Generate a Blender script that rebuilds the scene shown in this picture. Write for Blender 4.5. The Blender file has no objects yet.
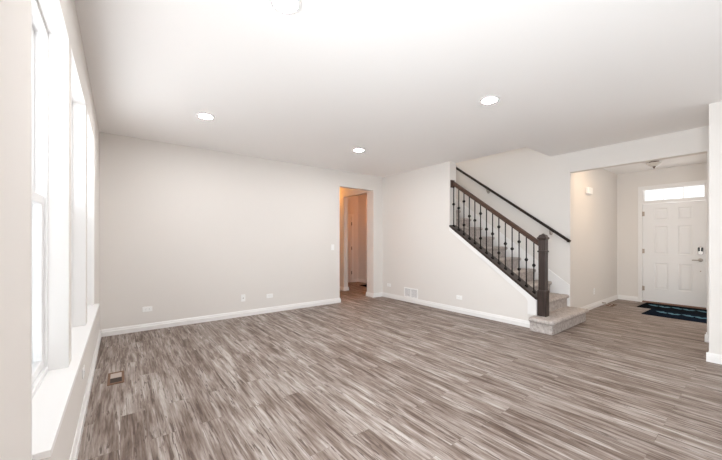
import bpy, bmesh, math, random
from mathutils import Vector, noise
random.seed(7)
SC = bpy.context.scene
COL = SC.collection
PI = math.pi

# ------------------------------------------------------------------ camera
THETA = 0.6544
cam_d = bpy.data.cameras.new('camera')
cam_d.sensor_fit = 'HORIZONTAL'; cam_d.sensor_width = 36.0
cam_d.lens = 313.67/722*36.0
cam_d.shift_y = 10.43/722
cam_d.clip_start = 0.02
cam = bpy.data.objects.new('camera', cam_d); COL.objects.link(cam)
cam.location = (0, 0, 1.2892); cam.rotation_euler = (PI/2, 0, -THETA)
SC.camera = cam

# ------------------------------------------------------------------ exposure, sky
SC.view_settings.view_transform = 'Standard'
SC.view_settings.look = 'None'
SC.view_settings.gamma = 1.0
SC.view_settings.use_curve_mapping = False
SC.view_settings.exposure = 0.36
SC.cycles.max_bounces = 14
SC.cycles.diffuse_bounces = 10
SC.cycles.glossy_bounces = 4
SC.cycles.transparent_max_bounces = 16
SC.cycles.sample_clamp_indirect = 8.0

SKY = 1.25
W = bpy.data.worlds.new('overcast_sky'); SC.world = W; W.use_nodes = True
wn = W.node_tree; wn.nodes.clear()
w_out = wn.nodes.new('ShaderNodeOutputWorld'); w_bg = wn.nodes.new('ShaderNodeBackground')
w_tc = wn.nodes.new('ShaderNodeTexCoord'); w_sep = wn.nodes.new('ShaderNodeSeparateXYZ')
w_ramp = wn.nodes.new('ShaderNodeValToRGB'); w_map = wn.nodes.new('ShaderNodeMapRange')
w_map.inputs['From Min'].default_value = -1; w_map.inputs['From Max'].default_value = 1
cr = w_ramp.color_ramp
cr.elements[0].position = 0.0; cr.elements[0].color = (3.4, 3.47, 3.54, 1)
cr.elements[1].position = 1.0; cr.elements[1].color = (0.82, 0.90, 0.96, 1)
e = cr.elements.new(0.47); e.color = (3.4, 3.47, 3.54, 1)
e = cr.elements.new(0.53); e.color = (0.94, 0.985, 1.02, 1)
wn.links.new(w_tc.outputs['Generated'], w_sep.inputs[0])
wn.links.new(w_sep.outputs['Z'], w_map.inputs['Value'])
wn.links.new(w_map.outputs[0], w_ramp.inputs[0])
wn.links.new(w_ramp.outputs[0], w_bg.inputs[0])
w_bg.inputs[1].default_value = SKY
wn.links.new(w_bg.outputs[0], w_out.inputs[0])

# window geometry shared by the portals and the walls
XL = -0.22
WINS = [(1.395, 2.287), (2.398, 3.322), (3.455, 4.333)]
WZ0, WZ1 = 0.60, 2.375
REAR = [(0.7, 1.7)]  # added unseen window in the rear wall, lets in extra daylight
SIDE = [(-0.75, 0.85)]      # added unseen window in the left wall, sized to steer the fill light
REAR_Y = -4.5

def light(name, kind, loc, rot=(0, 0, 0), **kw):
    d = bpy.data.lights.new(name, kind)
    portal = kw.pop('portal', False)
    for k, v in kw.items(): setattr(d, k, v)
    if portal: d.cycles.is_portal = True
    o = bpy.data.objects.new(name, d); COL.objects.link(o)
    o.location = loc; o.rotation_euler = rot
    return o
for (a, b) in WINS:
    light('window_daylight', 'AREA', (XL-0.36, (a+b)/2, (WZ0+WZ1)/2), (0, -PI/2, 0), shape='RECTANGLE', size=WZ1-WZ0, size_y=b-a, portal=True)
light('added_dining_portal', 'AREA', (9.0, -2.1, 1.4), (0, PI/2, 0), shape='RECTANGLE', size=2.0, size_y=2.8, portal=True)  # sky portal of the added window beside the foyer
for (a, b) in REAR:
    light('added_rear_portal', 'AREA', ((a+b)/2, REAR_Y-0.25, 1.2), (PI/2, 0, 0), shape='RECTANGLE', size=b-a, size_y=2.2, portal=True)  # sky portal of the added rear window
light('transom_daylight', 'AREA', (8.95, 1.17, 2.225), (0, PI/2, 0), shape='RECTANGLE', size=0.24, size_y=0.9, portal=True)
# added fill lights, no fixtures: behind the camera, beside the foyer, behind the header
light('rear_fill_up', 'AREA', (2.5, -3.2, 0.5), (PI, 0, 0), shape='RECTANGLE', size=3.0, size_y=2.0, energy=25, color=(0.95, 0.98, 1.0))  # added upward fill, bounced off the ceiling behind the camera
light('side_fill', 'AREA', (-0.62, -0.08, 1.0), (0, -PI/2, math.radians(8)), shape='RECTANGLE', size=1.4, size_y=1.3, energy=128, color=(0.88, 0.95, 1.0))  # added fill shining in through the added side window
light('rear_fill', 'AREA', (2.4, -4.4, 1.4), (PI/2, 0, 0), shape='RECTANGLE', size=4.0, size_y=2.2, energy=16, color=(0.92, 0.97, 1.0))  # added forward fill just inside the rear wall
light('dining_fill', 'AREA', (7.4, -1.7, 0.5), (math.radians(142), 0, 0), shape='RECTANGLE', size=1.8, size_y=1.2, energy=19, color=(1.0, 0.93, 0.85))  # added fill out of view, tilted up into the foyer
light('foyer_fill', 'AREA', (6.45, 1.25, 2.725), (0, 0, 0), shape='DISK', size=0.16, energy=10, color=(1.0, 0.74, 0.50))  # added downlight without a fixture, hidden by the header
# lamps of the rooms beyond
light('hallway_lamp', 'POINT', (4.44, 7.15, 2.5), color=(1.0, 0.42, 0.10), energy=13, shadow_soft_size=0.10)
light('back_room_lamp', 'POINT', (5.35, 6.5, 2.5), color=(1.0, 0.30, 0.03), energy=9, shadow_soft_size=0.10)
light('upstairs_lamp', 'POINT', (5.45, 5.0, 4.8), color=(1.0, 0.95, 0.90), energy=32, shadow_soft_size=0.15)

# ------------------------------------------------------------------ materials
def mat(name, col, rough=0.5, metal=0.0, spec=0.5, bump=None, mottle=None, emit=None):
    m = bpy.data.materials.new(name); m.use_nodes = True
    nt = m.node_tree; b = nt.nodes['Principled BSDF']
    b.inputs['Base Color'].default_value = (*col, 1)
    b.inputs['Roughness'].default_value = rough
    b.inputs['Metallic'].default_value = metal
    b.inputs['Specular IOR Level'].default_value = spec
    tc = nt.nodes.new('ShaderNodeTexCoord')
    if mottle:
        sc_, amt = mottle
        n = nt.nodes.new('ShaderNodeTexNoise'); n.inputs['Scale'].default_value = sc_
        n.inputs['Detail'].default_value = 4
        r = nt.nodes.new('ShaderNodeValToRGB')
        r.color_ramp.elements[0].position = 0.3; r.color_ramp.elements[1].position = 0.7
        r.color_ramp.elements[0].color = (*[c*(1-amt) for c in col], 1)
        r.color_ramp.elements[1].color = (*[min(1, c*(1+amt)) for c in col], 1)
        nt.links.new(tc.outputs['Object'], n.inputs['Vector'])
        nt.links.new(n.outputs['Fac'], r.inputs[0]); nt.links.new(r.outputs[0], b.inputs['Base Color'])
    if bump:
        sc_, st = bump
        n = nt.nodes.new('ShaderNodeTexNoise'); n.inputs['Scale'].default_value = sc_
        bp = nt.nodes.new('ShaderNodeBump'); bp.inputs['Strength'].default_value = st
        bp.inputs['Distance'].default_value = 0.002
        nt.links.new(tc.outputs['Object'], n.inputs['Vector'])
        nt.links.new(n.outputs['Fac'], bp.inputs['Height']); nt.links.new(bp.outputs[0], b.inputs['Normal'])
    if emit:
        b.inputs['Emission Color'].default_value = (*emit[0], 1)
        b.inputs['Emission Strength'].default_value = emit[1]
    return m

M = {}
M['wall'] = mat('greige_wall_paint', (0.73, 0.702, 0.672), 0.85, spec=0.2, bump=(260, 0.05))
M['ceiling'] = mat('ceiling_paint', (0.88, 0.87, 0.86), 0.9, spec=0.15, bump=(200, 0.06))
M['white'] = mat('white_trim_paint', (0.80, 0.79, 0.78), 0.35)
M['vinyl'] = mat('white_vinyl', (0.78, 0.78, 0.78), 0.3)
M['plate'] = mat('white_plastic', (0.86, 0.86, 0.85), 0.35)
M['slot'] = mat('dark_slot', (0.05, 0.05, 0.05), 0.6)
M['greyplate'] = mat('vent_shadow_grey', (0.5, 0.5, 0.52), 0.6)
M['door'] = mat('white_door_paint', (0.80, 0.80, 0.80), 0.4, bump=(60, 0.05))
M['nickel'] = mat('satin_nickel', (0.42, 0.385, 0.35), 0.3, 1.0)
M['black'] = mat('black_gloss_plastic', (0.012, 0.012, 0.014), 0.15)
M['iron'] = mat('black_wrought_iron', (0.008, 0.006, 0.006), 0.6, 0.0, 0.25)
M['hinge'] = mat('brushed_hinge', (0.45, 0.38, 0.32), 0.35, 1.0)
M['threshold'] = mat('bronze_threshold', (0.20, 0.105, 0.065), 0.5)
M['bronze'] = mat('oil_rubbed_bronze', (0.09, 0.045, 0.03), 0.4, 0.6)
M['lampglass'] = mat('frosted_bowl_glass', (0.50, 0.47, 0.44), 0.35, emit=((1.0, 0.9, 0.78), 0.06))
M['lens'] = mat('lit_lens', (0.9, 0.9, 0.9), 0.5, emit=((1.0, 0.985, 0.98), 290.0))
M['matblack'] = mat('charcoal_mat', (0.006, 0.008, 0.012), 1.0, spec=0.02, bump=(300, 0.6), mottle=(60, 0.4))
M['matnavy'] = mat('navy_mat', (0.006, 0.011, 0.022), 1.0, spec=0.02, bump=(300, 0.6), mottle=(60, 0.4))
M['matblue'] = mat('light_blue_print', (0.13, 0.26, 0.33), 1.0, spec=0.02)
M['regwood'] = mat('brown_register_wood', (0.17, 0.10, 0.065), 0.6, spec=0.15, mottle=(40, 0.2))
M['regblade'] = mat('grey_register_blade', (0.40, 0.33, 0.29), 0.45)
M['regdark'] = mat('register_well', (0.035, 0.022, 0.017), 0.8)
M['soffit'] = mat('tan_soffit', (0.55, 0.40, 0.30), 0.8)

def wood(name, dark, lightc, axis='Y', rough=0.4):
    m = bpy.data.materials.new(name); m.use_nodes = True
    nt = m.node_tree; b = nt.nodes['Principled BSDF']
    tc = nt.nodes.new('ShaderNodeTexCoord'); mp = nt.nodes.new('ShaderNodeMapping')
    s = {'X': (2, 30, 30), 'Y': (30, 2, 30), 'Z': (30, 30, 2)}[axis]
    mp.inputs['Scale'].default_value = s
    n = nt.nodes.new('ShaderNodeTexNoise'); n.inputs['Scale'].default_value = 2.0
    n.inputs['Detail'].default_value = 6; n.inputs['Distortion'].default_value = 0.6
    r = nt.nodes.new('ShaderNodeValToRGB')
    r.color_ramp.elements[0].position = 0.32; r.color_ramp.elements[0].color = (*dark, 1)
    r.color_ramp.elements[1].position = 0.70; r.color_ramp.elements[1].color = (*lightc, 1)
    nt.links.new(tc.outputs['Object'], mp.inputs[0]); nt.links.new(mp.outputs[0], n.inputs['Vector'])
    nt.links.new(n.outputs['Fac'], r.inputs[0]); nt.links.new(r.outputs[0], b.inputs['Base Color'])
    b.inputs['Roughness'].default_value = rough
    return m
M['railwood'] = wood('stained_rail_wood', (0.04, 0.018, 0.011), (0.085, 0.042, 0.026), 'Y')
M['newelwood'] = wood('stained_newel_wood', (0.020, 0.012, 0.0095), (0.052, 0.033, 0.027), 'Z')
M['capwood'] = wood('stained_cap_wood', (0.020, 0.012, 0.009), (0.045, 0.028, 0.022), 'Y')
M['handwood'] = wood('dark_handrail_wood', (0.007, 0.003, 0.002), (0.018, 0.008, 0.005), 'Y', 0.45)

def carpet():
    m = bpy.data.materials.new('greige_carpet'); m.use_nodes = True
    nt = m.node_tree; b = nt.nodes['Principled BSDF']
    tc = nt.nodes.new('ShaderNodeTexCoord')
    n1 = nt.nodes.new('ShaderNodeTexNoise'); n1.inputs['Scale'].default_value = 28; n1.inputs['Detail'].default_value = 6
    n2 = nt.nodes.new('ShaderNodeTexNoise'); n2.inputs['Scale'].default_value = 260; n2.inputs['Detail'].default_value = 2
    mx = nt.nodes.new('ShaderNodeMath'); mx.operation = 'ADD'
    ml = nt.nodes.new('ShaderNodeMath'); ml.operation = 'MULTIPLY'; ml.inputs[1].default_value = 0.5
    r = nt.nodes.new('ShaderNodeValToRGB')
    r.color_ramp.elements[0].position = 0.36; r.color_ramp.elements[0].color = (0.34, 0.295, 0.27, 1)
    r.color_ramp.elements[1].position = 0.64; r.color_ramp.elements[1].color = (0.62, 0.575, 0.545, 1)
    for n in (n1, n2): nt.links.new(tc.outputs['Object'], n.inputs['Vector'])
    nt.links.new(n1.outputs['Fac'], mx.inputs[0]); nt.links.new(n2.outputs['Fac'], mx.inputs[1])
    nt.links.new(mx.outputs[0], ml.inputs[0]); nt.links.new(ml.outputs[0], r.inputs[0])
    nt.links.new(r.outputs[0], b.inputs['Base Color'])
    bp = nt.nodes.new('ShaderNodeBump'); bp.inputs['Strength'].default_value = 0.7; bp.inputs['Distance'].default_value = 0.006
    nt.links.new(n2.outputs['Fac'], bp.inputs['Height']); nt.links.new(bp.outputs[0], b.inputs['Normal'])
    b.inputs['Roughness'].default_value = 1.0; b.inputs['Specular IOR Level'].default_value = 0.05
    return m
M['carpet'] = carpet()

def glass(name='window_glass', tint=(1, 1, 1), gloss=0.06):
    m = bpy.data.materials.new(name); m.use_nodes = True
    nt = m.node_tree; nt.nodes.clear()
    o = nt.nodes.new('ShaderNodeOutputMaterial'); mx = nt.nodes.new('ShaderNodeMixShader')
    t = nt.nodes.new('ShaderNodeBsdfTransparent'); t.inputs[0].default_value = (*tint, 1)
    g = nt.nodes.new('ShaderNodeBsdfGlossy'); g.inputs['Roughness'].default_value = 0.02
    mx.inputs[0].default_value = gloss
    nt.links.new(t.outputs[0], mx.inputs[1]); nt.links.new(g.outputs[0], mx.inputs[2]); nt.links.new(mx.outputs[0], o.inputs[0])
    return m
M['glass'] = glass()
def screen():
    m = bpy.data.materials.new('insect_screen_net'); m.use_nodes = True
    nt = m.node_tree; nt.nodes.clear()
    o = nt.nodes.new('ShaderNodeOutputMaterial'); mx = nt.nodes.new('ShaderNodeMixShader')
    t = nt.nodes.new('ShaderNodeBsdfTransparent'); d = nt.nodes.new('ShaderNodeBsdfDiffuse')
    d.inputs[0].default_value = (0.30, 0.32, 0.31, 1); mx.inputs[0].default_value = 0.42
    nt.links.new(t.outputs[0], mx.inputs[1]); nt.links.new(d.outputs[0], mx.inputs[2]); nt.links.new(mx.outputs[0], o.inputs[0])
    return m
M['net'] = screen()

def floor_mat():
    m = bpy.data.materials.new('weathered_vinyl_plank'); m.use_nodes = True
    nt = m.node_tree; b = nt.nodes['Principled BSDF']; N = nt.nodes.new; L = nt.links.new
    tc = N('ShaderNodeTexCoord')
    rot = N('ShaderNodeMapping'); rot.inputs['Rotation'].default_value = (0, 0, PI/2)
    L(tc.outputs['Object'], rot.inputs[0])
    br = N('ShaderNodeTexBrick'); br.offset = 0.37; br.offset_frequency = 2
    br.inputs['Scale'].default_value = 1.0; br.inputs['Brick Width'].default_value = 1.22
    br.inputs['Row Height'].default_value = 0.15; br.inputs['Mortar Size'].default_value = 0.0012
    br.inputs['Color1'].default_value = (0, 0, 0, 1); br.inputs['Color2'].default_value = (1, 1, 1, 1)
    br.inputs['Mortar'].default_value = (0.5, 0.5, 0.5, 1)
    L(rot.outputs[0], br.inputs['Vector'])
    sep = N('ShaderNodeSeparateColor'); L(br.outputs['Color'], sep.inputs[0])
    woff = N('ShaderNodeMath'); woff.operation = 'MULTIPLY'; woff.inputs[1].default_value = 37.0
    L(sep.outputs[0], woff.inputs[0])
    def grain(sx, sy, detail, dist, rough=0.55):
        mp = N('ShaderNodeMapping'); mp.inputs['Scale'].default_value = (sx, sy, 1)
        L(tc.outputs['Object'], mp.inputs[0])
        n = N('ShaderNodeTexNoise'); n.noise_dimensions = '4D'; n.inputs['Scale'].default_value = 1.0
        n.inputs['Detail'].default_value = detail; n.inputs['Distortion'].default_value = dist
        n.inputs['Roughness'].default_value = rough
        L(mp.outputs[0], n.inputs['Vector']); L(woff.outputs[0], n.inputs['W'])
        return n.outputs['Fac']
    g1 = grain(24, 1.7, 6, 0.6, 0.62)          # broad weathered streaks
    g2 = grain(80, 4.0, 4, 0.4, 0.6)    # fine grain
    g3 = grain(9, 1.6, 4, 0.8, 0.6)      # cloudy blotches
    g4 = grain(62, 4.2, 3, 0.8, 0.6)     # dark cracks and knots
    def madd(a, ka, b_, kb):
        x = N('ShaderNodeMath'); x.operation = 'MULTIPLY'; x.inputs[1].default_value = ka; L(a, x.inputs[0])
        y = N('ShaderNodeMath'); y.operation = 'MULTIPLY_ADD'; y.inputs[1].default_value = kb
        L(b_, y.inputs[0]); L(x.outputs[0], y.inputs[2]); return y.outputs[0]
    s = madd(g1, 0.50, g2, 0.26)
    s = madd(s, 1.0, g3, 0.24)
    s = madd(s, 1.0, sep.outputs[0], 0.035)
    r0 = N('ShaderNodeValToRGB'); el = r0.color_ramp.elements
    el[0].position = 0.41; el[0].color = FLOOR_COLS[0]
    el[1].position = 0.64; el[1].color = FLOOR_COLS[3]
    x = el.new(0.48); x.color = FLOOR_COLS[1]
    x = el.new(0.545); x.color = FLOOR_COLS[2]
    L(s, r0.inputs[0])
    kn = N('ShaderNodeMapRange'); kn.interpolation_type = 'SMOOTHSTEP'
    kn.inputs['From Min'].default_value = 0.56; kn.inputs['From Max'].default_value = 0.63
    kn.inputs['To Max'].default_value = 0.85
    L(g4, kn.inputs['Value'])
    r = N('ShaderNodeMix'); r.data_type = 'RGBA'
    L(kn.outputs[0], r.inputs[0]); L(r0.outputs[0], r.inputs[6]); r.inputs[7].default_value = (0.085, 0.058, 0.046, 1)
    seam = N('ShaderNodeMix'); seam.data_type = 'RGBA'; seam.blend_type = 'MULTIPLY'
    sf = N('ShaderNodeMath'); sf.operation = 'MULTIPLY'; sf.inputs[1].default_value = 0.3
    L(br.outputs['Fac'], sf.inputs[0]); L(sf.outputs[0], seam.inputs[0])
    L(r.outputs[2], seam.inputs[6]); seam.inputs[7].default_value = (0.25, 0.2, 0.18, 1)
    L(seam.outputs[2], b.inputs['Base Color'])
    rr = N('ShaderNodeMapRange'); rr.inputs['To Min'].default_value = 0.42; rr.inputs['To Max'].default_value = 0.6
    L(g2, rr.inputs['Value']); L(rr.outputs[0], b.inputs['Roughness'])
    bp = N('ShaderNodeBump'); bp.inputs['Strength'].default_value = 0.25; bp.inputs['Distance'].default_value = 0.0015
    L(g2, bp.inputs['Height']); L(bp.outputs[0], b.inputs['Normal'])
    b.inputs['Specular IOR Level'].default_value = 0.22
    return m
FLOOR_COLS = [(0.085, 0.056, 0.043, 1), (0.190, 0.145, 0.121, 1), (0.305, 0.258, 0.230, 1), (0.49, 0.45, 0.42, 1)]
M['floor'] = floor_mat()

# ------------------------------------------------------------------ mesh helpers
def obj(name, bm, m, parent=None, loc=(0, 0, 0), bevel=0, seg=2, smooth=False):
    bmesh.ops.recalc_face_normals(bm, faces=bm.faces[:])
    me = bpy.data.meshes.new(name); bm.to_mesh(me); bm.free()
    mats = m if isinstance(m, (list, tuple)) else [m]
    for x in mats: me.materials.append(x)
    if smooth:
        for p in me.polygons: p.use_smooth = True
        me.set_sharp_from_angle(angle=math.radians(38))
    o = bpy.data.objects.new(name, me); COL.objects.link(o)
    o.location = loc
    if parent is not None: o.parent = parent
    if bevel:
        md = o.modifiers.new('edge_rounding', 'BEVEL'); md.width = bevel; md.segments = seg; md.limit_method = 'ANGLE'
    return o
def thing(name, label, cat, loc=(0, 0, 0), rotz=0, group=None):
    o = bpy.data.objects.new(name, None); COL.objects.link(o)
    o.empty_display_size = 0.1
    o.location = loc; o.rotation_euler = (0, 0, rotz); o['label'] = label; o['category'] = cat
    if group: o['group'] = group
    return o
def tag(o, label, cat, group=None):
    o['label'] = label; o['category'] = cat
    if group: o['group'] = group
    return o
STRUCT_LABELS = {}
def struct(name, bm, m, label=None, cat=None, **k):
    o = obj(name, bm, m, **k); o['kind'] = 'structure'
    if label: o['label'] = label; o['category'] = cat
    return o
def dup(root, loc, rotz=None, label=None):
    r = root.copy(); COL.objects.link(r); r.location = loc
    if rotz is not None: r.rotation_euler = (0, 0, rotz)
    if label: r['label'] = label
    for ch in list(root.children):
        c = ch.copy(); COL.objects.link(c); c.parent = r
        for g in list(ch.children):
            d = g.copy(); COL.objects.link(d); d.parent = c
    return r

def box(bm, x0, x1, y0, y1, z0, z1, mi=0):
    v = [bm.verts.new(p) for p in ((x0, y0, z0), (x1, y0, z0), (x1, y1, z0), (x0, y1, z0), (x0, y0, z1), (x1, y0, z1), (x1, y1, z1), (x0, y1, z1))]
    for f in ((0, 3, 2, 1), (4, 5, 6, 7), (0, 1, 5, 4), (1, 2, 6, 5), (2, 3, 7, 6), (3, 0, 4, 7)):
        bm.faces.new([v[i] for i in f]).material_index = mi
    return bm
def B(*a):
    return box(bmesh.new(), *a)
def solid(add, sub=()):
    """closed surface of a union of boxes minus other boxes (axis aligned)"""
    cs = [sorted({round(q, 5) for b in list(add)+list(sub) for q in (b[2*k], b[2*k+1])}) for k in range(3)]
    def inside(b, c): return all(b[2*k] < c[k] < b[2*k+1] for k in range(3))
    occ = set()
    n = [len(c)-1 for c in cs]
    for i in range(n[0]):
        for j in range(n[1]):
            for k in range(n[2]):
                c = tuple((cs[a][t]+cs[a][t+1])/2 for a, t in enumerate((i, j, k)))
                if any(inside(b, c) for b in add) and not any(inside(b, c) for b in sub): occ.add((i, j, k))
    bm = bmesh.new(); vd = {}
    def V(i, j, k):
        if (i, j, k) not in vd: vd[(i, j, k)] = bm.verts.new((cs[0][i], cs[1][j], cs[2][k]))
        return vd[(i, j, k)]
    for (i, j, k) in occ:
        for d, q in (((-1, 0, 0), ((0, 0, 0), (0, 0, 1), (0, 1, 1), (0, 1, 0))), ((1, 0, 0), ((1, 0, 0), (1, 1, 0), (1, 1, 1), (1, 0, 1))),
                     ((0, -1, 0), ((0, 0, 0), (1, 0, 0), (1, 0, 1), (0, 0, 1))), ((0, 1, 0), ((0, 1, 0), (0, 1, 1), (1, 1, 1), (1, 1, 0))),
                     ((0, 0, -1), ((0, 0, 0), (0, 1, 0), (1, 1, 0), (1, 0, 0))), ((0, 0, 1), ((0, 0, 1), (1, 0, 1), (1, 1, 1), (0, 1, 1)))):
            if (i+d[0], j+d[1], k+d[2]) in occ: continue
            bm.faces.new([V(i+a, j+b_, k+c) for a, b_, c in q])
    return bm
def prism(bm, pts, axis, a0, a1, mi=0):
    """polygon pts in the plane of the two other axes, swept along axis"""
    def P(p, a):
        return {0: (a, p[0], p[1]), 1: (p[0], a, p[1]), 2: (p[0], p[1], a)}[axis]
    A = [bm.verts.new(P(p, a0)) for p in pts]; Bv = [bm.verts.new(P(p, a1)) for p in pts]
    n = len(pts)
    bm.faces.new(A).material_index = mi; bm.faces.new(Bv[::-1]).material_index = mi
    for i in range(n):
        bm.faces.new((A[i], Bv[i], Bv[(i+1) % n], A[(i+1) % n])).material_index = mi
    return bm
def lathe(bm, prof, c=(0, 0, 0), n=32, axis=2, mi=0):
    rings = []
    for r, h in prof:
        ring = []
        for i in range(n):
            t = 2*PI*i/n; a, b = r*math.cos(t), r*math.sin(t)
            p = {2: (a, b, h), 0: (h, a, b), 1: (a, h, b)}[axis]
            ring.append(bm.verts.new((p[0]+c[0], p[1]+c[1], p[2]+c[2])))
        rings.append(ring)
    for k in range(len(rings)-1):
        for i in range(n):
            bm.faces.new((rings[k][i], rings[k][(i+1) % n], rings[k+1][(i+1) % n], rings[k+1][i])).material_index = mi
    for ring in (rings[0], rings[-1]): bm.faces.new(ring).material_index = mi
    return bm
def sweep(bm, prof, p0, p1, up=(0, 0, 1), mi=0):
    """profile (side, up) swept straight from p0 to p1"""
    p0, p1, up = Vector(p0), Vector(p1), Vector(up)
    d = (p1-p0).normalized(); s = d.cross(up).normalized(); u = s.cross(d).normalized()
    A = [bm.verts.new(p0+s*a+u*b) for a, b in prof]; Bv = [bm.verts.new(p1+s*a+u*b) for a, b in prof]
    n = len(prof)
    bm.faces.new(A); bm.faces.new(Bv[::-1])
    for i in range(n): bm.faces.new((A[i], Bv[i], Bv[(i+1) % n], A[(i+1) % n])).material_index = mi
    return bm
def square_stack(bm, levels, c=(0, 0), mi=0):
    """square rings (half width, z)"""
    rings = [[bm.verts.new((c[0]+sx*w, c[1]+sy*w, z)) for sx, sy in ((-1, -1), (1, -1), (1, 1), (-1, 1))] for w, z in levels]
    for k in range(len(rings)-1):
        for i in range(4): bm.faces.new((rings[k][i], rings[k][(i+1) % 4], rings[k+1][(i+1) % 4], rings[k+1][i])).material_index = mi
    bm.faces.new(rings[0]); bm.faces.new(rings[-1])
    return bm

# ------------------------------------------------------------------ the rooms
H = 2.74
YB = 5.448            # back wall face
XS, XI = 4.80, 4.992  # stair wall faces
XR, XR2 = 5.909, 6.03 # right wall faces
XD = 8.686            # front door wall face
YF = 2.05             # foyer side wall face
YO0, YO1, ZO = 0.486, 2.012, 2.42   # foyer opening
XO0, XO1 = 3.62, 4.536              # hallway opening
YE = 3.58             # end of the full-height stair wall
YH = 2.31             # near edge of the stairwell in the ceiling
SLOPE = 0.735
def cap_low(y): return 0.973+SLOPE*(y-2.81)
YK = 2.062            # end of the knee wall

struct('floor', B(-0.4, 8.86, -4.7, 8.5, -0.12, 0.0), M['floor'])
struct('ceiling', solid([(-0.4, 8.86, -4.7, 8.5, H, 3.02)], [(4.998, XR2, YH, 5.45, 2, 4)]), M['ceiling'])

struct('wall_left', solid([(-0.40, XL, -4.7, 8.5, 0, H)], [(-1, 0, a, b, WZ0, WZ1) for a, b in WINS]+[(-1, 0, a, b, 0.2, 1.75) for a, b in SIDE]), M['wall'])
struct('wall_back', solid([(XL, XS, YB, 5.57, 0, H)], [(XO0, XO1, 5, 6, -1, ZO)]), M['wall'])
struct('wall_rear', solid([(XL, XD, -4.7, REAR_Y, 0, H)], [(a, b, -5, -4, 0.1, 2.5) for a, b in REAR]), M['wall'])
struct('wall_far', B(XL, XD, 8.3, 8.5, 0, H), M['wall'])
struct('wall_front', solid([(XD, 8.86, -4.7, 8.5, 0, H)], [(8, 9, 0.716, 1.634, -1, 2.352), (8, 9, -3.5, -0.7, 0.4, 2.4)]), M['wall'])
# stair wall: full height towards the back, sloped knee wall towards the room
bm = bmesh.new()
prism(bm, [(YK, 0), (5.57, 0), (5.57, H), (YE, H), (YE, cap_low(YE)), (YK, cap_low(YK))], 0, XS, XI)
struct('wall_stair', bm, M['wall'])
struct('wall_right', solid([(XR, XR2, -4.5, 8.3, 0, H), (XR, XR2, 2.1, 7.9, 3.02, 5.2), (XR, XR2, YH-.2, 5.6, 2.5, 3.1)],
                           [(5, 7, YO0, YO1, -1, ZO)]), M['wall'])
struct('wall_foyer', B(XR2, XD, YF, 2.17, 0, H), M['wall'])
struct('wall_foyer_side', solid([(XR2, XD, 0.28, 0.40, 0, H)], [(6.5, 8.3, 0, 1, -1, ZO)]), M['wall'])  # opening added to let light in from beside the foyer
struct('wall_near', B(4.972, XR, REAR_Y, 0.395, 0, H), M['wall'])
struct('wall_hall', solid([(XO1, 4.665, 5.57, 8.3, 0, H)], [(4, 5, 5.69, 6.63, -1, ZO-0.02)]), M['wall'])
struct('wall_hall_side', B(3.38, 3.50, 5.57, 8.3, 0, H), M['wall'])
struct('wall_back_room', solid([(4.665, XR, 7.85, 8.0, 0, H), (4.665, XR, 5.50, 5.57, 0, H)]), M['wall'])
# upstairs: walls and ceiling of the stairwell
struct('wall_upper', solid([(4.80, 4.998, YH-.12, 7.9, 3.02, 5.2), (4.998, XR, YH-.12, YH, 3.02, 5.2), (4.998, XR, 7.78, 7.9, 3.02, 5.2)]), M['wall'])
struct('ceiling_upper', B(4.80, XR2, YH-.12, 7.9, 5.2, 5.3), M['ceiling'])

# outside the front door: porch roof
struct('porch_roof', B(8.9, 10.3, -0.6, 3.0, 2.52, 2.66), M['soffit'])

# baseboards
BH, BT = 0.096, 0.019
BPROF = [(0, 0), (BT, 0), (BT, 0.058), (BT*0.62, 0.066), (BT*0.62, 0.078), (BT*0.25, BH), (0, BH)]
def run(bm, p0, p1, nx, ny):
    """baseboard from p0 to p1 on a wall whose face looks along (nx, ny)"""
    A = [bm.verts.new((p0[0]+nx*a, p0[1]+ny*a, b)) for a, b in BPROF]
    Bv = [bm.verts.new((p1[0]+nx*a, p1[1]+ny*a, b)) for a, b in BPROF]
    n = len(BPROF)
    bm.faces.new(A); bm.faces.new(Bv[::-1])
    for i in range(n): bm.faces.new((A[i], Bv[i], Bv[(i+1) % n], A[(i+1) % n]))
    return bm
def base(name, runs):
    bm = bmesh.new()
    for r in runs: run(bm, *r)
    return struct(name, bm, M['white'])
base('baseboard_left', [((XL, REAR_Y), (XL, YB), 1, 0)])
base('baseboard_back', [((XL+BT, YB), (XO0, YB), 0, -1), ((XO0, YB-BT), (XO0, 5.57), 1, 0),
                        ((XO1, YB), (XS-BT, YB), 0, -1), ((XO1, YB-BT), (XO1, 5.69+BT), -1, 0), ((XO1, 5.69), (4.665, 5.69), 0, 1)])
base('baseboard_stair', [((XS, 2.085), (XS, YB), -1, 0)])
base('baseboard_hall', [((XO1, 6.63-BT), (XO1, 8.3), -1, 0), ((XO1, 6.63), (4.665, 6.63), 0, -1), ((4.665, 6.63-BT), (4.665, 7.85), 1, 0),
                        ((3.50, 5.57), (3.50, 8.3), 1, 0), ((3.5, 8.3), (XO1, 8.3), 0, -1)])
base('baseboard_back_room', [((5.72, 7.85), (XR, 7.85), 0, -1), ((XR, 5.57), (XR, 7.85), -1, 0)])
base('baseboard_foyer', [((XR2, YF), (XD, YF), 0, -1), ((XD, 1.69), (XD, YF-BT), -1, 0), ((XR, YO1), (XR2, YO1), 0, -1),
                         ((XD, 0.40), (XD, 0.655), -1, 0), ((XR2, 0.40), (6.5, 0.40), 0, 1), ((8.3, 0.40), (XD, 0.40), 0, 1),
                         ((XR, YO0), (XR2, YO0), 0, 1), ((XR, 0.395), (XR, YO0+BT), -1, 0), ((XR2, 0.40), (XR2, YO0+BT), 1, 0)])
base('baseboard_near', [((4.972, REAR_Y), (4.972, 0.395+BT), -1, 0), ((4.972, 0.395), (XR-BT, 0.395), 0, 1)])

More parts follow.
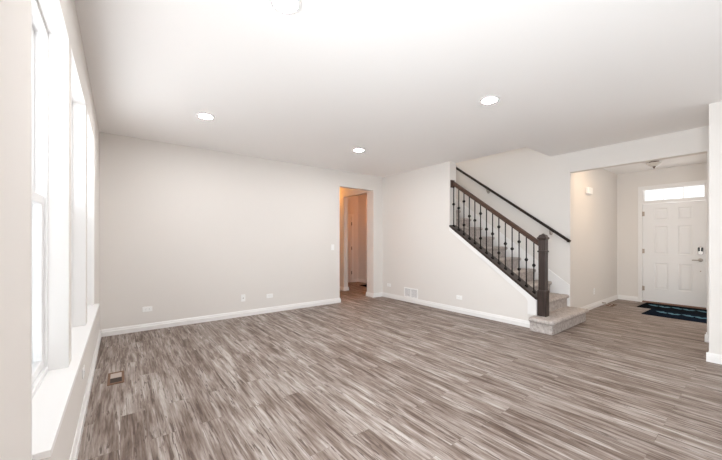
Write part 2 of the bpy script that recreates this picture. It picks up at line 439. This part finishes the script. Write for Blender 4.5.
# ------------------------------------------------------------------ windows
def make_window(n, y0, y1):
    z0, z1 = WZ0+0.012, WZ1
    bm = bmesh.new()
    # white jamb liner over the reveal
    box(bm, -0.30, XL+0.001, y0, y0+0.008, z0, z1); box(bm, -0.30, XL+0.001, y1-0.008, y1, z0, z1); box(bm, -0.30, XL+0.001, y0, y1, z1-0.008, z1)
    w = struct('window_%d' % n, bm, M['white'])
    fr = solid([(-0.395, -0.297, y0, y1, z0, z1)], [(-1, 0, y0+0.030, y1-0.030, z0+0.030, z1-0.030)])
    obj('window_frame', fr, M['vinyl'], w, bevel=0.004)
    zm = 1.492
    def sash(nm, xa, xb, za, zb):
        s = obj(nm, solid([(xa, xb, y0+0.031, y1-0.031, za, zb)], [(-1, 0, y0+0.075, y1-0.075, za+0.045, zb-0.045)]), M['vinyl'], w, bevel=0.005)
        obj('pane', B((xa+xb)/2-0.003, (xa+xb)/2+0.003, y0+0.076, y1-0.076, za+0.046, zb-0.046), M['glass'], s)
        return s
    sash('upper_sash', -0.374, -0.344, zm-0.022, z1-0.031)
    s = sash('lower_sash', -0.342, -0.310, z0+0.031, zm+0.022)
    lk = bmesh.new(); yc = (y0+y1)/2
    box(lk, -0.326, -0.306, yc-0.03, yc+0.03, zm+0.0225, zm+0.036); box(lk, -0.32, -0.30, yc-0.008, yc+0.03, zm+0.036, zm+0.044)
    obj('sash_lock', lk, M['vinyl'], s, bevel=0.002)
    sc = obj('insect_screen', solid([(-0.392, -0.380, y0+0.031, y1-0.031, z0+0.031, zm)], [(-1, 0, y0+0.05, y1-0.05, z0+0.05, 1.05), (-1, 0, y0+0.05, y1-0.05, 1.075, zm-0.02)]), M['vinyl'], w)
    obj('screen_net', B(-0.387, -0.386, y0+0.05, y1-0.05, z0+0.05, zm-0.02), M['net'], sc)
for i, (a, b) in enumerate(WINS): make_window(i+1, a, b)
# one long sill board under the three windows, with a small apron
bm = solid([(-0.30, XL, a, b, WZ0, WZ0+0.012) for a, b in WINS]+[(XL, -0.178, 1.418, 4.395, WZ0-0.012, WZ0+0.012), (-0.222, XL, 1.418, 4.395, WZ0-0.012, WZ0+0.012)])
struct('trim_1', bm, M['white'], bevel=0.003)
# added unseen windows beside the camera and the foyer, put in for brightness
for i, (a, b) in enumerate(SIDE):
    w = struct('window_6', solid([(-0.38, -0.30, a, b, 0.2, 1.75)], [(-1, 0, a+0.06, b-0.06, 0.26, 1.69)]), M['vinyl'])
    obj('pane', B(-0.343, -0.337, a+0.06, b-0.06, 0.26, 1.69), M['glass'], w)
w = struct('window_7', solid([(8.72, 8.80, -3.5, -0.7, 0.4, 2.4)], [(8, 9, -3.44, -2.13, 0.46, 2.34), (8, 9, -2.07, -0.76, 0.46, 2.34)]), M['vinyl'])
obj('pane', B(8.757, 8.763, -3.44, -2.13, 0.46, 2.34), M['glass'], w); obj('pane', B(8.757, 8.763, -2.07, -0.76, 0.46, 2.34), M['glass'], w)
# added unseen window in the rear wall, there to brighten the room
for i, (a, b) in enumerate(REAR):
    w = struct('window_%d' % (i+5), solid([(a, b, -4.66, -4.54, 0.1, 2.5)], [(a+0.06, (a+b)/2-0.03, -5, -4, 0.16, 2.44), ((a+b)/2+0.03, b-0.06, -5, -4, 0.16, 2.44)]), M['vinyl'])
    obj('pane', B(a+0.06, (a+b)/2-0.03, -4.605, -4.599, 0.16, 2.44), M['glass'], w)
    obj('pane', B((a+b)/2+0.03, b-0.06, -4.605, -4.599, 0.16, 2.44), M['glass'], w)

# ------------------------------------------------------------------ front door and transom
DY0, DY1, DZ0, DZ1 = 0.730, 1.622, 0.032, 2.045
def door_slab(bm, xf, xb, y0, y1, z0, z1, panels):
    """slab facing -x with panels (y0,y1,z0,z1): sunk groove and raised field"""
    ys = sorted({y0, y1, *[q for p in panels for q in p[:2]]}); zs = sorted({z0, z1, *[q for p in panels for q in p[2:]]})
    def F(*pts): bm.faces.new([bm.verts.new(p) for p in pts])
    for i in range(len(ys)-1):
        for k in range(len(zs)-1):
            a, b, c, d = ys[i], ys[i+1], zs[k], zs[k+1]
            hit = [p for p in panels if p[0] <= (a+b)/2 <= p[1] and p[2] <= (c+d)/2 <= p[3]]
            if not hit: F((xf, a, c), (xf, b, c), (xf, b, d), (xf, a, d))
    for (a, b, c, d) in panels:
        rings = [(0, 0), (0.012, 0.009), (0.024, 0.009), (0.046, 0.002)]
        q = [[(xf+dx, a+i_, c+i_), (xf+dx, b-i_, c+i_), (xf+dx, b-i_, d-i_), (xf+dx, a+i_, d-i_)] for i_, dx in rings]
        for r in range(len(q)-1):
            for t in range(4): F(q[r][t], q[r][(t+1) % 4], q[r+1][(t+1) % 4], q[r+1][t])
        F(*q[-1])
    F((xb, y0, z0), (xb, y1, z0), (xb, y1, z1), (xb, y0, z1))
    F((xf, y0, z0), (xb, y0, z0), (xb, y0, z1), (xf, y0, z1)); F((xf, y1, z0), (xb, y1, z0), (xb, y1, z1), (xf, y1, z1))
    F((xf, y0, z0), (xf, y1, z0), (xb, y1, z0), (xb, y0, z0)); F((xf, y0, z1), (xf, y1, z1), (xb, y1, z1), (xb, y0, z1))
    bmesh.ops.remove_doubles(bm, verts=bm.verts[:], dist=1e-5)
    return bm
PY = [(0.902, 1.100), (1.240, 1.446)]
PZ = [(0.30, 0.83), (1.01, 1.58), (1.70, 1.94)]
bm = door_slab(bmesh.new(), XD+0.012, XD+0.052, DY0, DY1, DZ0, DZ1, [(a, b, c, d) for a, b in PY for c, d in PZ])
door = struct('door_1', bm, M['door'], 'white six panel front door under a narrow transom window', 'door')
# frame and casing around the door
bm = solid([(XD-0.016, XD, 0.655, 1.695, 0, 2.418)], [(8, 9, 0.722, 1.630, -1, 2.352)])
tr2 = struct('trim_2', bm, M['white'], bevel=0.004)
bm = solid([(XD, XD+0.11, 0.717, 1.633, 0.0, 2.351)], [(8, 9, DY0-0.004, DY1+0.003, -1, DZ1+0.004), (8, 9, 0.742, 1.608, 2.108, 2.336)])
struct('trim_3', bm, M['white'], bevel=0.002)
bm = B(XD-0.012, XD+0.10, 0.717, 1.633, 0, 0.026)
struct('trim_4', bm, M['threshold'], bevel=0.004)
w = struct('window_4', solid([(XD+0.04, XD+0.075, 0.742, 1.608, 2.108, 2.336)], [(8, 9, 0.752+k*0.2857, 0.752+k*0.2857+0.273, 2.118, 2.326) for k in range(3)]), M['vinyl'])
for k in range(3):
    y = 0.752+k*0.2857
    obj('pane', B(XD+0.054, XD+0.060, y, y+0.273, 2.118, 2.326), M['glass'], w)
# hinges on the left edge
for z in (0.29, 1.067, 1.844):
    bm = bmesh.new(); lathe(bm, [(0.008, z-0.05), (0.008, z+0.05)], (XD-0.002, DY1+0.004, 0), 12)
    box(bm, XD+0.008, XD+0.0125, DY1-0.028, DY1, z-0.045, z+0.045)
    obj('hinge', bm, M['hinge'], door)
# keypad deadbolt
xk = XD+0.012
def rounded(y0, y1, z0, z1, r, n=6):
    pts = []
    for cy, cz, a in ((y1-r, z1-r, 0), (y0+r, z1-r, 90), (y0+r, z0+r, 180), (y1-r, z0+r, 270)):
        for i in range(n+1):
            t = math.radians(a+90*i/n); pts.append((cy+r*math.cos(t), cz+r*math.sin(t)))
    return pts
kp = obj('keypad_deadbolt', prism(bmesh.new(), rounded(0.757, 0.833, 1.015, 1.172, 0.033), 0, xk-0.028, xk), M['nickel'], door, bevel=0.004)
obj('keypad', prism(bmesh.new(), rounded(0.763, 0.789, 1.082, 1.158, 0.010), 0, xk-0.032, xk-0.028), M['black'], kp)
obj('keypad', prism(bmesh.new(), rounded(0.801, 0.828, 1.082, 1.158, 0.010), 0, xk-0.032, xk-0.028), M['black'], kp)
# lever handle
lv = obj('handle', lathe(bmesh.new(), [(0.0335, 0), (0.0335, -0.006), (0.029, -0.012), (0.013, -0.016), (0.012, -0.052), (0.019, -0.060), (0.019, -0.066), (0.006, -0.070)], (xk, 0.797, 0.917), 28, axis=0), M['nickel'], door, smooth=True)
bm = bmesh.new(); sweep(bm, [(-0.007, -0.009), (0.007, -0.009), (0.009, 0), (0.007, 0.009), (-0.007, 0.009), (-0.009, 0)], (xk-0.056, 0.80, 0.917), (xk-0.050, 0.905, 0.914))
obj('lever', bm, M['nickel'], lv, bevel=0.003)
obj('screw_cap', lathe(bmesh.new(), [(0.010, 0), (0.010, -0.003), (0.006, -0.005)], (xk, 0.797, 0.705), 16, axis=0), M['hinge'], door)
for z in (0.917, 1.075):
    obj('strike_plate', B(XD+0.0005, XD+0.0035, DY0-0.0035, DY0-0.001, z-0.035, z+0.035), M['nickel'], door)

# white door in the back room past the hallway, with its casing
bm = solid([(4.72, 5.72, 7.832, 7.85, 0, 2.10)], [(4.79, 5.65, 7, 8, -1, 2.03)])
struct('trim_5', bm, M['white'], bevel=0.003)
d2 = struct('door_2', B(4.793, 5.640, 7.836, 7.85, 0.012, 2.025), M['door'], bevel=0.002)
for z in (0.3, 1.05, 1.8):
    obj('hinge', lathe(bmesh.new(), [(0.010, z-0.05), (0.010, z+0.05)], (5.645, 7.828, 0), 10), M['iron'], d2)

# ------------------------------------------------------------------ staircase
RISE, RUN_ = 0.195, 0.2605
st = thing('staircase', 'carpeted staircase with a wide bottom step climbing behind the railing', 'stairs', (5.4, 1.78, 0))
OX, OY = 5.4, 1.78
def jitter(p, a=0.0035):
    n = noise.noise_vector(Vector(p)*23.0)+0.6*noise.noise_vector(Vector(p)*61.0)
    return Vector(p)+n*a
# bottom step: wraps round on the left
bm = bmesh.new()
x0, x1, y0, y1 = 4.640, 5.907, 1.792, 2.088
lev = [(0.004, 0)]
for z in (0.03, 0.06, 0.09, 0.115, 0.13): lev.append((z, 0.0))
for k in range(9):
    t = -PI/2+PI*k/8
    lev.append((0.163+0.032*math.sin(t), 0.004+0.032*math.cos(t)))
lev += [(0.196, -0.03), (0.196, -0.07), (0.196, -0.11)]
rings = []
for z, off in lev:
    r = 0.022+max(off, 0)
    xa, xb, ya, yb = x0-off, x1+off, y0-off, y1
    if off < 0: yb = y1
    pts = []
    # front left corner rounded, walk: back-left -> front-left -> front-right -> back-right
    nl, nf = 10, 42
    for i in range(nl): pts.append((xa, yb+(ya+r-yb)*i/nl))
    for i in range(7):
        t = PI+PI/2*i/6; pts.append((xa+r+r*math.cos(t), ya+r+r*math.sin(t)))
    for i in range(1, nf+1): pts.append((xa+r+(xb-xa-r)*i/nf, ya))
    for i in range(1, nl+1):
        yy = ya+(yb-ya)*i/nl; pts.append((xb if yy < 1.97 else min(xb, XR-0.004), yy))
    rings.append([bm.verts.new(jitter((px, py, z)) if z > 0.01 else (px, py, z)) for px, py in pts])
m_ = len(rings[0])
for k in range(len(rings)-1):
    for i in range(m_): bm.faces.new((rings[k][i], rings[k][(i+1) % m_], rings[k+1][(i+1) % m_], rings[k+1][i]))
bm.faces.new(rings[-1]); bm.faces.new(rings[0])
for v in bm.verts: v.co -= Vector((OX, OY, 0))
obj('step', bm, M['carpet'], st, smooth=True)
def step(k):
    """k = 2.. : tread top at k*RISE"""
    yr = 2.052+RUN_*(k-2); zt = RISE*k; zb = RISE*(k-1)-0.02; yn = yr+RUN_+0.03
    prof = [(yr, zb+0.012), (yr, zb+0.06), (yr, zb+0.10), (yr, zt-0.068)]
    for i in range(9):
        t = -PI/2-PI*i/8
        prof.append((yr-0.002+0.030*math.cos(t)-0.0, zt-0.030+0.030*math.sin(t)))
    for i in range(1, 7): prof.append((yr+(yn-yr)*i/6, zt))
    prof.append((yn, zb+0.012))
    bm = bmesh.new(); nx = 34; xa, xb = XI+0.001, 5.893
    secs = []
    for s in range(nx+1):
        x = xa+(xb-xa)*s/nx
        secs.append([bm.verts.new(Vector(jitter((x, py, pz))).lerp(Vector((x, py, pz)), 1.0 if s in (0, nx) else 0.0)-Vector((OX, OY, 0))) for py, pz in prof])
    n = len(prof)
    for s in range(nx):
        for i in range(n): bm.faces.new((secs[s][i], secs[s][(i+1) % n], secs[s+1][(i+1) % n], secs[s+1][i]))
    bm.faces.new(secs[0]); bm.faces.new(secs[-1])
    obj('step', bm, M['carpet'], st, smooth=True)
for k in range(2, 15): step(k)
# white skirt board on the right wall
def nose(y): return 0.39+0.7485*(y-2.03)
bm = bmesh.new()
ys = 2.014
prism(bm, [(ys-OY, 0.19), (ys-OY, nose(ys)+0.172), (5.4-OY, nose(5.4)+0.172), (5.4-OY, nose(5.4)-0.25), (2.3-OY, 0.19)], 0, 5.893-OX, XR-OX)
obj('skirt_board', bm, M['white'], st, bevel=0.003)

# knee wall trim: sloped white board under the cap, upright at its end
bm = bmesh.new()
tr = 0.09
prism(bm, [(YK, 0.199), (2.185, 0.199), (2.185, cap_low(2.185)-0.125), (2.215, cap_low(2.215)-tr-0.005), (YE, cap_low(YE)-tr*0.8), (YE, cap_low(YE)), (YK, cap_low(YK))], 0, XS-0.016, XS)
struct('trim_6', bm, M['white'], bevel=0.003)

# ------------------------------------------------------------------ railing
RX, RY0 = 4.87, 2.003
ra = thing('stair_railing', 'dark wood stair railing with black iron balusters and square newel post', 'railing', (RX, RY0, 0.19))
def sub(bm, o=(RX, RY0, 0.19)):
    for v in bm.verts: v.co -= Vector(o)
    return bm
# newel
bm = bmesh.new()
square_stack(bm, [(0.059, 0.193), (0.059, 0.555), (0.055, 0.566), (0.047, 0.572), (0.047, 1.300)], (RX, RY0))
nw = obj('newel_post', sub(bm), M['newelwood'], ra, bevel=0.0025)
bm = square_stack(bmesh.new(), [(0.0471, 1.116), (0.056, 1.121), (0.058, 1.130), (0.056, 1.139), (0.0471, 1.144)], (RX, RY0))
obj('collar', sub(bm), M['capwood'], nw)
bm = square_stack(bmesh.new(), [(0.0471, 1.296), (0.050, 1.302), (0.060, 1.312), (0.063, 1.326), (0.060, 1.334), (0.050, 1.340), (0.046, 1.356), (0.036, 1.370), (0.018, 1.378), (0.012, 1.386), (0.003, 1.390)], (RX, RY0))
obj('finial_cap', sub(bm), M['newelwood'], nw, bevel=0.002)
# shoe cap on the knee wall
bm = bmesh.new()
y0_, y1_ = RY0+0.06, YE-0.001
def cl(y): return cap_low(y)+0.001
prism(bm, [(y0_, cl(y0_)), (y1_, cl(y1_)), (y1_, cl(y1_)+0.036), (y0_, cl(y0_)+0.036)], 0, XS-0.020, XI+0.012)
obj('base_rail', sub(bm), M['capwood'], ra, bevel=0.004)
def cap_top(y): return cl(y)+0.036
def rail_low(y): return 1.757+SLOPE*(y-2.81)
# handrail
prof = [(-0.018, 0.0), (0.018, 0.0), (0.022, 0.010), (0.019, 0.020), (0.030, 0.032), (0.033, 0.044), (0.027, 0.058), (0.014, 0.066), (-0.014, 0.066), (-0.027, 0.058), (-0.033, 0.044), (-0.030, 0.032), (-0.019, 0.020), (-0.022, 0.010)]
ya, yb = RY0+0.048, YE-0.022
bm = sweep(bmesh.new(), prof, (RX, ya, rail_low(ya)), (RX, yb, rail_low(yb)))
obj('handrail', sub(bm), M['railwood'], ra, smooth=True)
bm = B(RX-0.052, RX+0.052, YE-0.022, YE-0.0005, 2.262, 2.402)
obj('rosette', sub(bm), M['railwood'], ra, bevel=0.005)
# balusters: iron square bars, single knuckle, single knuckle, double knuckle
SPB = 0.1085
for i in range(14):
    y = 3.543-SPB*i
    zb, zt = cap_top(y), rail_low(y)
    bm = bmesh.new(); h = 0.0065
    square_stack(bm, [(h, zb-0.002), (h, zt+0.006)], (RX, y))
    b = obj('baluster', sub(bm), M['iron'], ra)
    bm = square_stack(bmesh.new(), [(0.019, zb-0.012), (0.019, zb+0.012), (0.010, zb+0.030), (0.0066, zb+0.032)], (RX, y))
    obj('shoe', sub(bm), M['iron'], b)
    fr = (0.235, 0.80) if i % 3 == 2 else (0.545,)
    for f in fr:
        z = zb+(zt-zb)*f
        bm = square_stack(bmesh.new(), [(0.0066, z-0.026), (0.012, z-0.018), (0.0185, z-0.006), (0.0185, z+0.006), (0.012, z+0.018), (0.0066, z+0.026)], (RX, y))
        obj('knuckle', sub(bm), M['iron'], b)

# ------------------------------------------------------------------ wall handrail
HX = 5.85
hr = thing('wall_handrail', 'dark wood handrail fixed along the stairwell wall above the steps', 'handrail', (HX, 2.0, 1.25))
def hz(y): return 1.262+0.7315*(y-2.016)
def subh(bm): return sub(bm, (HX, 2.0, 1.25))
prof = [(-0.016, 0.0), (0.016, 0.0), (0.024, 0.014), (0.024, 0.030), (0.014, 0.042), (-0.014, 0.042), (-0.024, 0.030), (-0.024, 0.014)]
obj('rail', subh(sweep(bmesh.new(), prof, (HX, 2.005, hz(2.005)), (HX, 5.30, hz(5.30)))), M['handwood'], hr, smooth=True)
obj('end_return', subh(B(HX-0.018, XR-0.001, 2.003, 2.040, hz(2.02)-0.004, hz(2.02)+0.030)), M['handwood'], hr, bevel=0.006)
for y in (2.30, 3.462, 4.6):
    z = hz(y)
    bm = bmesh.new()
    lathe(bm, [(0.03, XR-0.002), (0.03, XR-0.008), (0.012, XR-0.012)], (0, y, z-0.055), 18, axis=0)
    sweep(bm, [(-0.006, -0.006), (0.006, -0.006), (0.006, 0.006), (-0.006, 0.006)], (XR-0.01, y, z-0.055), (HX, y, z-0.05))
    sweep(bm, [(-0.006, -0.006), (0.006, -0.006), (0.006, 0.006), (-0.006, 0.006)], (HX, y, z-0.056), (HX, y, z+0.004), up=(0, 1, 0))
    obj('bracket', subh(bm), M['nickel'], hr)

# ------------------------------------------------------------------ recessed lights
def recessed(loc, label):
    t = thing('recessed_light', label, 'ceiling light', loc, 0, 'round recessed lights in the main ceiling')
    obj('trim_ring', lathe_ring([(0.072, -0.0005), (0.098, -0.0005), (0.097, -0.006), (0.082, -0.010), (0.073, -0.008)]), M['white'], t, smooth=True)
    obj('lens', lathe(bmesh.new(), [(0.0725, -0.0008), (0.0725, -0.005), (0.05, -0.0065), (0.01, -0.007)], n=40), M['lens'], t, smooth=True)
    return t
def lathe_ring(prof, n=48):
    bm = bmesh.new()
    rs = [[bm.verts.new((r*math.cos(2*PI*i/n), r*math.sin(2*PI*i/n), z)) for i in range(n)] for r, z in prof]
    m = len(prof)
    for k in range(m):
        for i in range(n): bm.faces.new((rs[k][i], rs[k][(i+1) % n], rs[(k+1) % m][(i+1) % n], rs[(k+1) % m][i]))
    return bm
rl = recessed((0.80, 1.80, H), 'round recessed ceiling light cut by the top edge of the photo')
dup(rl, (0.79, 4.004, H), label='recessed ceiling light toward the far window corner, leftmost of the four')
dup(rl, (3.035, 4.012, H), label='small recessed ceiling light nearest the hallway doorway in the back wall')
dup(rl, (3.026, 1.763, H), label='recessed ceiling light nearest the stairwell opening, farthest right of the four')

# ------------------------------------------------------------------ outlets, switch
def outlet(name, loc, rotz, label, vertical=True, kind='outlet'):
    """built facing -y, on a wall face at y = 0"""
    t = thing(name, label, {'outlet': 'outlet', 'jack': 'outlet', 'switch': 'light switch'}[kind], loc, rotz, None if kind == 'switch' else 'white outlet plates along the walls')
    w, h = (0.036, 0.059) if vertical else (0.059, 0.036)
    bm = prism(bmesh.new(), rounded(-w, w, -h, h, 0.006), 1, -0.006, -0.0003)
    obj('plate', bm, M['plate'], t, bevel=0.002)
    if kind == 'outlet':
        for s in (-1, 1):
            c = (0, s*0.0195) if vertical else (s*0.0195, 0)
            rc = rounded(c[0]-0.0165, c[0]+0.0165, c[1]-0.0145, c[1]+0.0145, 0.010) if vertical else rounded(c[0]-0.0145, c[0]+0.0145, c[1]-0.0165, c[1]+0.0165, 0.010)
            so = obj('socket', prism(bmesh.new(), rc, 1, -0.009, -0.006), M['plate'], t)
            bm = bmesh.new()
            for q in (-1, 1):
                if vertical: box(bm, c[0]+q*0.0065-0.0012, c[0]+q*0.0065+0.0012, -0.0096, -0.009, c[1]-0.002, c[1]+0.007)
                else: box(bm, c[0]-0.002, c[0]+0.007, -0.0096, -0.009, c[1]+q*0.0065-0.0012, c[1]+q*0.0065+0.0012)
            obj('slot', bm, M['slot'], so)
    elif kind == 'jack':
        obj('jack', lathe(bmesh.new(), [(0.009, -0.006), (0.009, -0.012), (0.005, -0.018), (0.003, -0.019)], n=16, axis=1), M['nickel'], t)
    else:
        obj('rocker', prism(bmesh.new(), [(-0.0055, -0.033), (-0.012, -0.033), (-0.008, 0.0), (-0.0065, 0.033), (-0.0055, 0.033)], 0, -0.0165, 0.0165), M['plate'], t, bevel=0.0015)
    return t
outlet('wall_outlet', (0.308, YB, 0.302), 0, 'sideways white outlet low on the back wall nearest the window wall', False)
outlet('wall_jack', (1.655, YB, 0.311), 0, 'upright white jack plate low on the middle of the back wall', True, 'jack')
outlet('wall_outlet', (2.118, YB, 0.298), 0, 'sideways white outlet just right of the upright jack plate on back wall', False)
outlet('light_switch', (3.446, YB, 1.148), 0, 'white rocker light switch beside the hallway doorway', True, 'switch')
outlet('wall_outlet', (XS, 5.215, 0.287), -PI/2, 'sideways white outlet between the back corner and the return air vent', False)
outlet('wall_outlet', (XS, 3.375, 0.272), -PI/2, 'sideways white outlet on the wall beneath the stair railing', False)
outlet('wall_outlet', (XL, 3.10, 0.315), PI/2, 'sideways white outlet below the window sill', False)
outlet('wall_outlet', (7.20, YF, 0.315), 0, 'small upright white outlet low on the foyer wall past the stairs', True)

# ------------------------------------------------------------------ return air vent (on the stair wall, two louvre columns)
vt = thing('wall_vent', 'white two-column return air vent low on the stair wall', 'vent', (XS, 4.548, 0.195), -PI/2)
hw, hh = 0.196, 0.104
bm = solid([(-hw, hw, -0.008, -0.0003, -hh, hh)], [(-hw+0.028, -0.010, -1, 1, -hh+0.026, hh-0.026), (0.010, hw-0.028, -1, 1, -hh+0.026, hh-0.026)])
obj('frame', bm, M['plate'], vt, bevel=0.002)
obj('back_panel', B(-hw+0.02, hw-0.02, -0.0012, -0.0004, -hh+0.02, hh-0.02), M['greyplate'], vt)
for c0, c1 in ((-hw+0.028, -0.010), (0.010, hw-0.028)):
    for k in range(9):
        z = -hh+0.036+k*0.0165
        obj('louver', prism(bmesh.new(), [(-0.0070, z-0.003), (-0.0062, z-0.003), (-0.0030, z+0.003), (-0.0038, z+0.003)], 0, c0, c1), M['plate'], vt)

# ------------------------------------------------------------------ floor registers
def register(loc, label, lx, ly):
    t = thing('floor_register', label, 'floor vent', loc)
    bm = solid([(-lx, lx, -ly, ly, 0.0002, 0.006)], [(-lx+0.020, lx-0.020, -ly+0.036, ly-0.036, -1, 1)])
    obj('frame', bm, M['regwood'], t, bevel=0.0015)
    obj('well', B(-lx+0.018, lx-0.018, -ly+0.034, ly-0.034, 0.0001, 0.0012), M['regdark'], t)
    obj('damper', prism(bmesh.new(), [(0.004, 0.0014), (ly-0.036, 0.0014), (ly-0.036, 0.0052), (0.02, 0.0045)], 0, -lx+0.020, lx-0.020), M['regblade'], t)
    return t
register((-0.032, 3.728, 0), 'brown wood floor register by the window wall, half its slot dark', 0.062, 0.158)
register((7.74, 1.915, 0), 'small brown floor register near the foyer corner by the doormats', 0.15, 0.055)

# ------------------------------------------------------------------ foyer: chime, ceiling light, mats, door stop
ch = thing('door_chime', 'white doorbell chime box high on the foyer wall', 'door chime', (6.86, YF, 2.145))
obj('cover', prism(bmesh.new(), rounded(-0.115, 0.10, 0, 0.118, 0.012), 1, -0.052, -0.004), M['plate'], ch, bevel=0.006)
obj('back_plate', B(-0.105, 0.09, -0.006, -0.0005, 0.008, 0.11), M['plate'], ch)

cl_ = thing('ceiling_light', 'frosted glass bowl ceiling light with bronze finial in the foyer', 'ceiling light', (7.80, 1.298, H))
obj('canopy', lathe(bmesh.new(), [(0.07, -0.0005), (0.07, -0.012), (0.05, -0.022), (0.012, -0.026)], n=32), M['bronze'], cl_, smooth=True)
pr_ = [(0.109, -0.024), (0.112, -0.028), (0.102, -0.046), (0.078, -0.066), (0.048, -0.082), (0.020, -0.090), (0.010, -0.092)]
inn = [(0.008, -0.088), (0.020, -0.086), (0.046, -0.078), (0.076, -0.062), (0.099, -0.043), (0.106, -0.027)]
obj('glass_bowl', lathe_ring(pr_+inn, 40), M['lampglass'], cl_, smooth=True)
obj('finial', lathe(bmesh.new(), [(0.006, -0.020), (0.006, -0.088), (0.024, -0.092), (0.022, -0.100), (0.010, -0.108), (0.009, -0.120), (0.004, -0.128)], n=20), M['bronze'], cl_, smooth=True)

def strokes(bm, pts, w, z0, z1):
    """flat printed brush stroke along pts with given half width"""
    pts = [Vector((*p, 0)) for p in pts]
    Lp, Rp = [], []
    for i, p in enumerate(pts):
        d = (pts[min(i+1, len(pts)-1)]-pts[max(i-1, 0)]).normalized(); n = Vector((-d.y, d.x, 0))
        k = w*(0.65+0.35*math.sin(PI*i/(len(pts)-1)))
        Lp.append(p+n*k); Rp.append(p-n*k)
    poly = Lp+Rp[::-1]
    A = [bm.verts.new((v.x, v.y, z0)) for v in poly]; Bv = [bm.verts.new((v.x, v.y, z1)) for v in poly]
    m = len(poly); n2 = len(pts)
    for i in range(m): bm.faces.new((A[i], A[(i+1) % m], Bv[(i+1) % m], Bv[i]))
    for i in range(n2-1):
        bm.faces.new((Bv[i], Bv[i+1], Bv[m-2-i], Bv[m-1-i])); bm.faces.new((A[i], A[i+1], A[m-2-i], A[m-1-i]))
def doormat(loc, label, lx, ly, m, rotz, ofs, xc):
    """lx deep (x), runs from y = 0 towards -y"""
    t = thing('door_mat', label, 'doormat', loc, rotz, 'dark doormats at the front door')
    pts = [(p[0], p[1]) for p in rounded(0, lx, -ly, 0, 0.02, 4)]
    obj('pile', prism(bmesh.new(), pts, 2, 0.0003, 0.0075), m, t, bevel=0.002)
    bm = bmesh.new()
    for k in range(5):
        y = -ofs-k*0.165
        if k % 2 == 0: q = [(xc+0.07, y), (xc+0.02, y-0.03), (xc+0.07, y-0.06), (xc-0.02, y-0.09), (xc-0.04, y-0.12), (xc+0.03, y-0.148)]
        else: q = [(xc+0.05, y), (xc-0.02, y-0.03), (xc-0.05, y-0.07), (xc-0.03, y-0.11), (xc+0.04, y-0.145)]
        strokes(bm, [(a, y+(b-y)*0.82) for a, b in q], 0.042, 0.0074, 0.0082)
    obj('printed_marks', bm, M['matblue'], t)
    return t
doormat((7.94, 1.575, 0), 'charcoal doormat with light blue marks lying against the front door threshold', 0.70, 1.12, M['matblack'], math.radians(-2), 0.10, 0.40)
doormat((7.25, 1.375, 0), 'navy doormat with light blue marks, farther from the front door', 0.68, 0.93, M['matnavy'], math.radians(-2), 0.12, 0.42)

ds = thing('door_stop', 'small metal spring door stop on the foyer baseboard', 'door stop', (7.62, YF-BT, 0.05))
obj('spring', lathe(bmesh.new(), [(0.013, 0), (0.013, -0.006), (0.008, -0.010), (0.008, -0.062), (0.006, -0.066)], n=14, axis=1), M['hinge'], ds, smooth=True)
obj('tip', lathe(bmesh.new(), [(0.010, -0.062), (0.011, -0.066), (0.011, -0.076), (0.007, -0.080)], n=14, axis=1), M['plate'], ds, smooth=True)

# dark mat on the back room floor, seen through the hallway doorway
mt = thing('floor_mat', 'dark mat on the back room floor seen through the hallway doorway', 'mat', (5.43, 7.12, 0), math.radians(-5))
obj('pile', prism(bmesh.new(), rounded(0, 0.42, -0.62, 0.05, 0.02, 4), 2, 0.0003, 0.009), M['matblack'], mt, bevel=0.002)
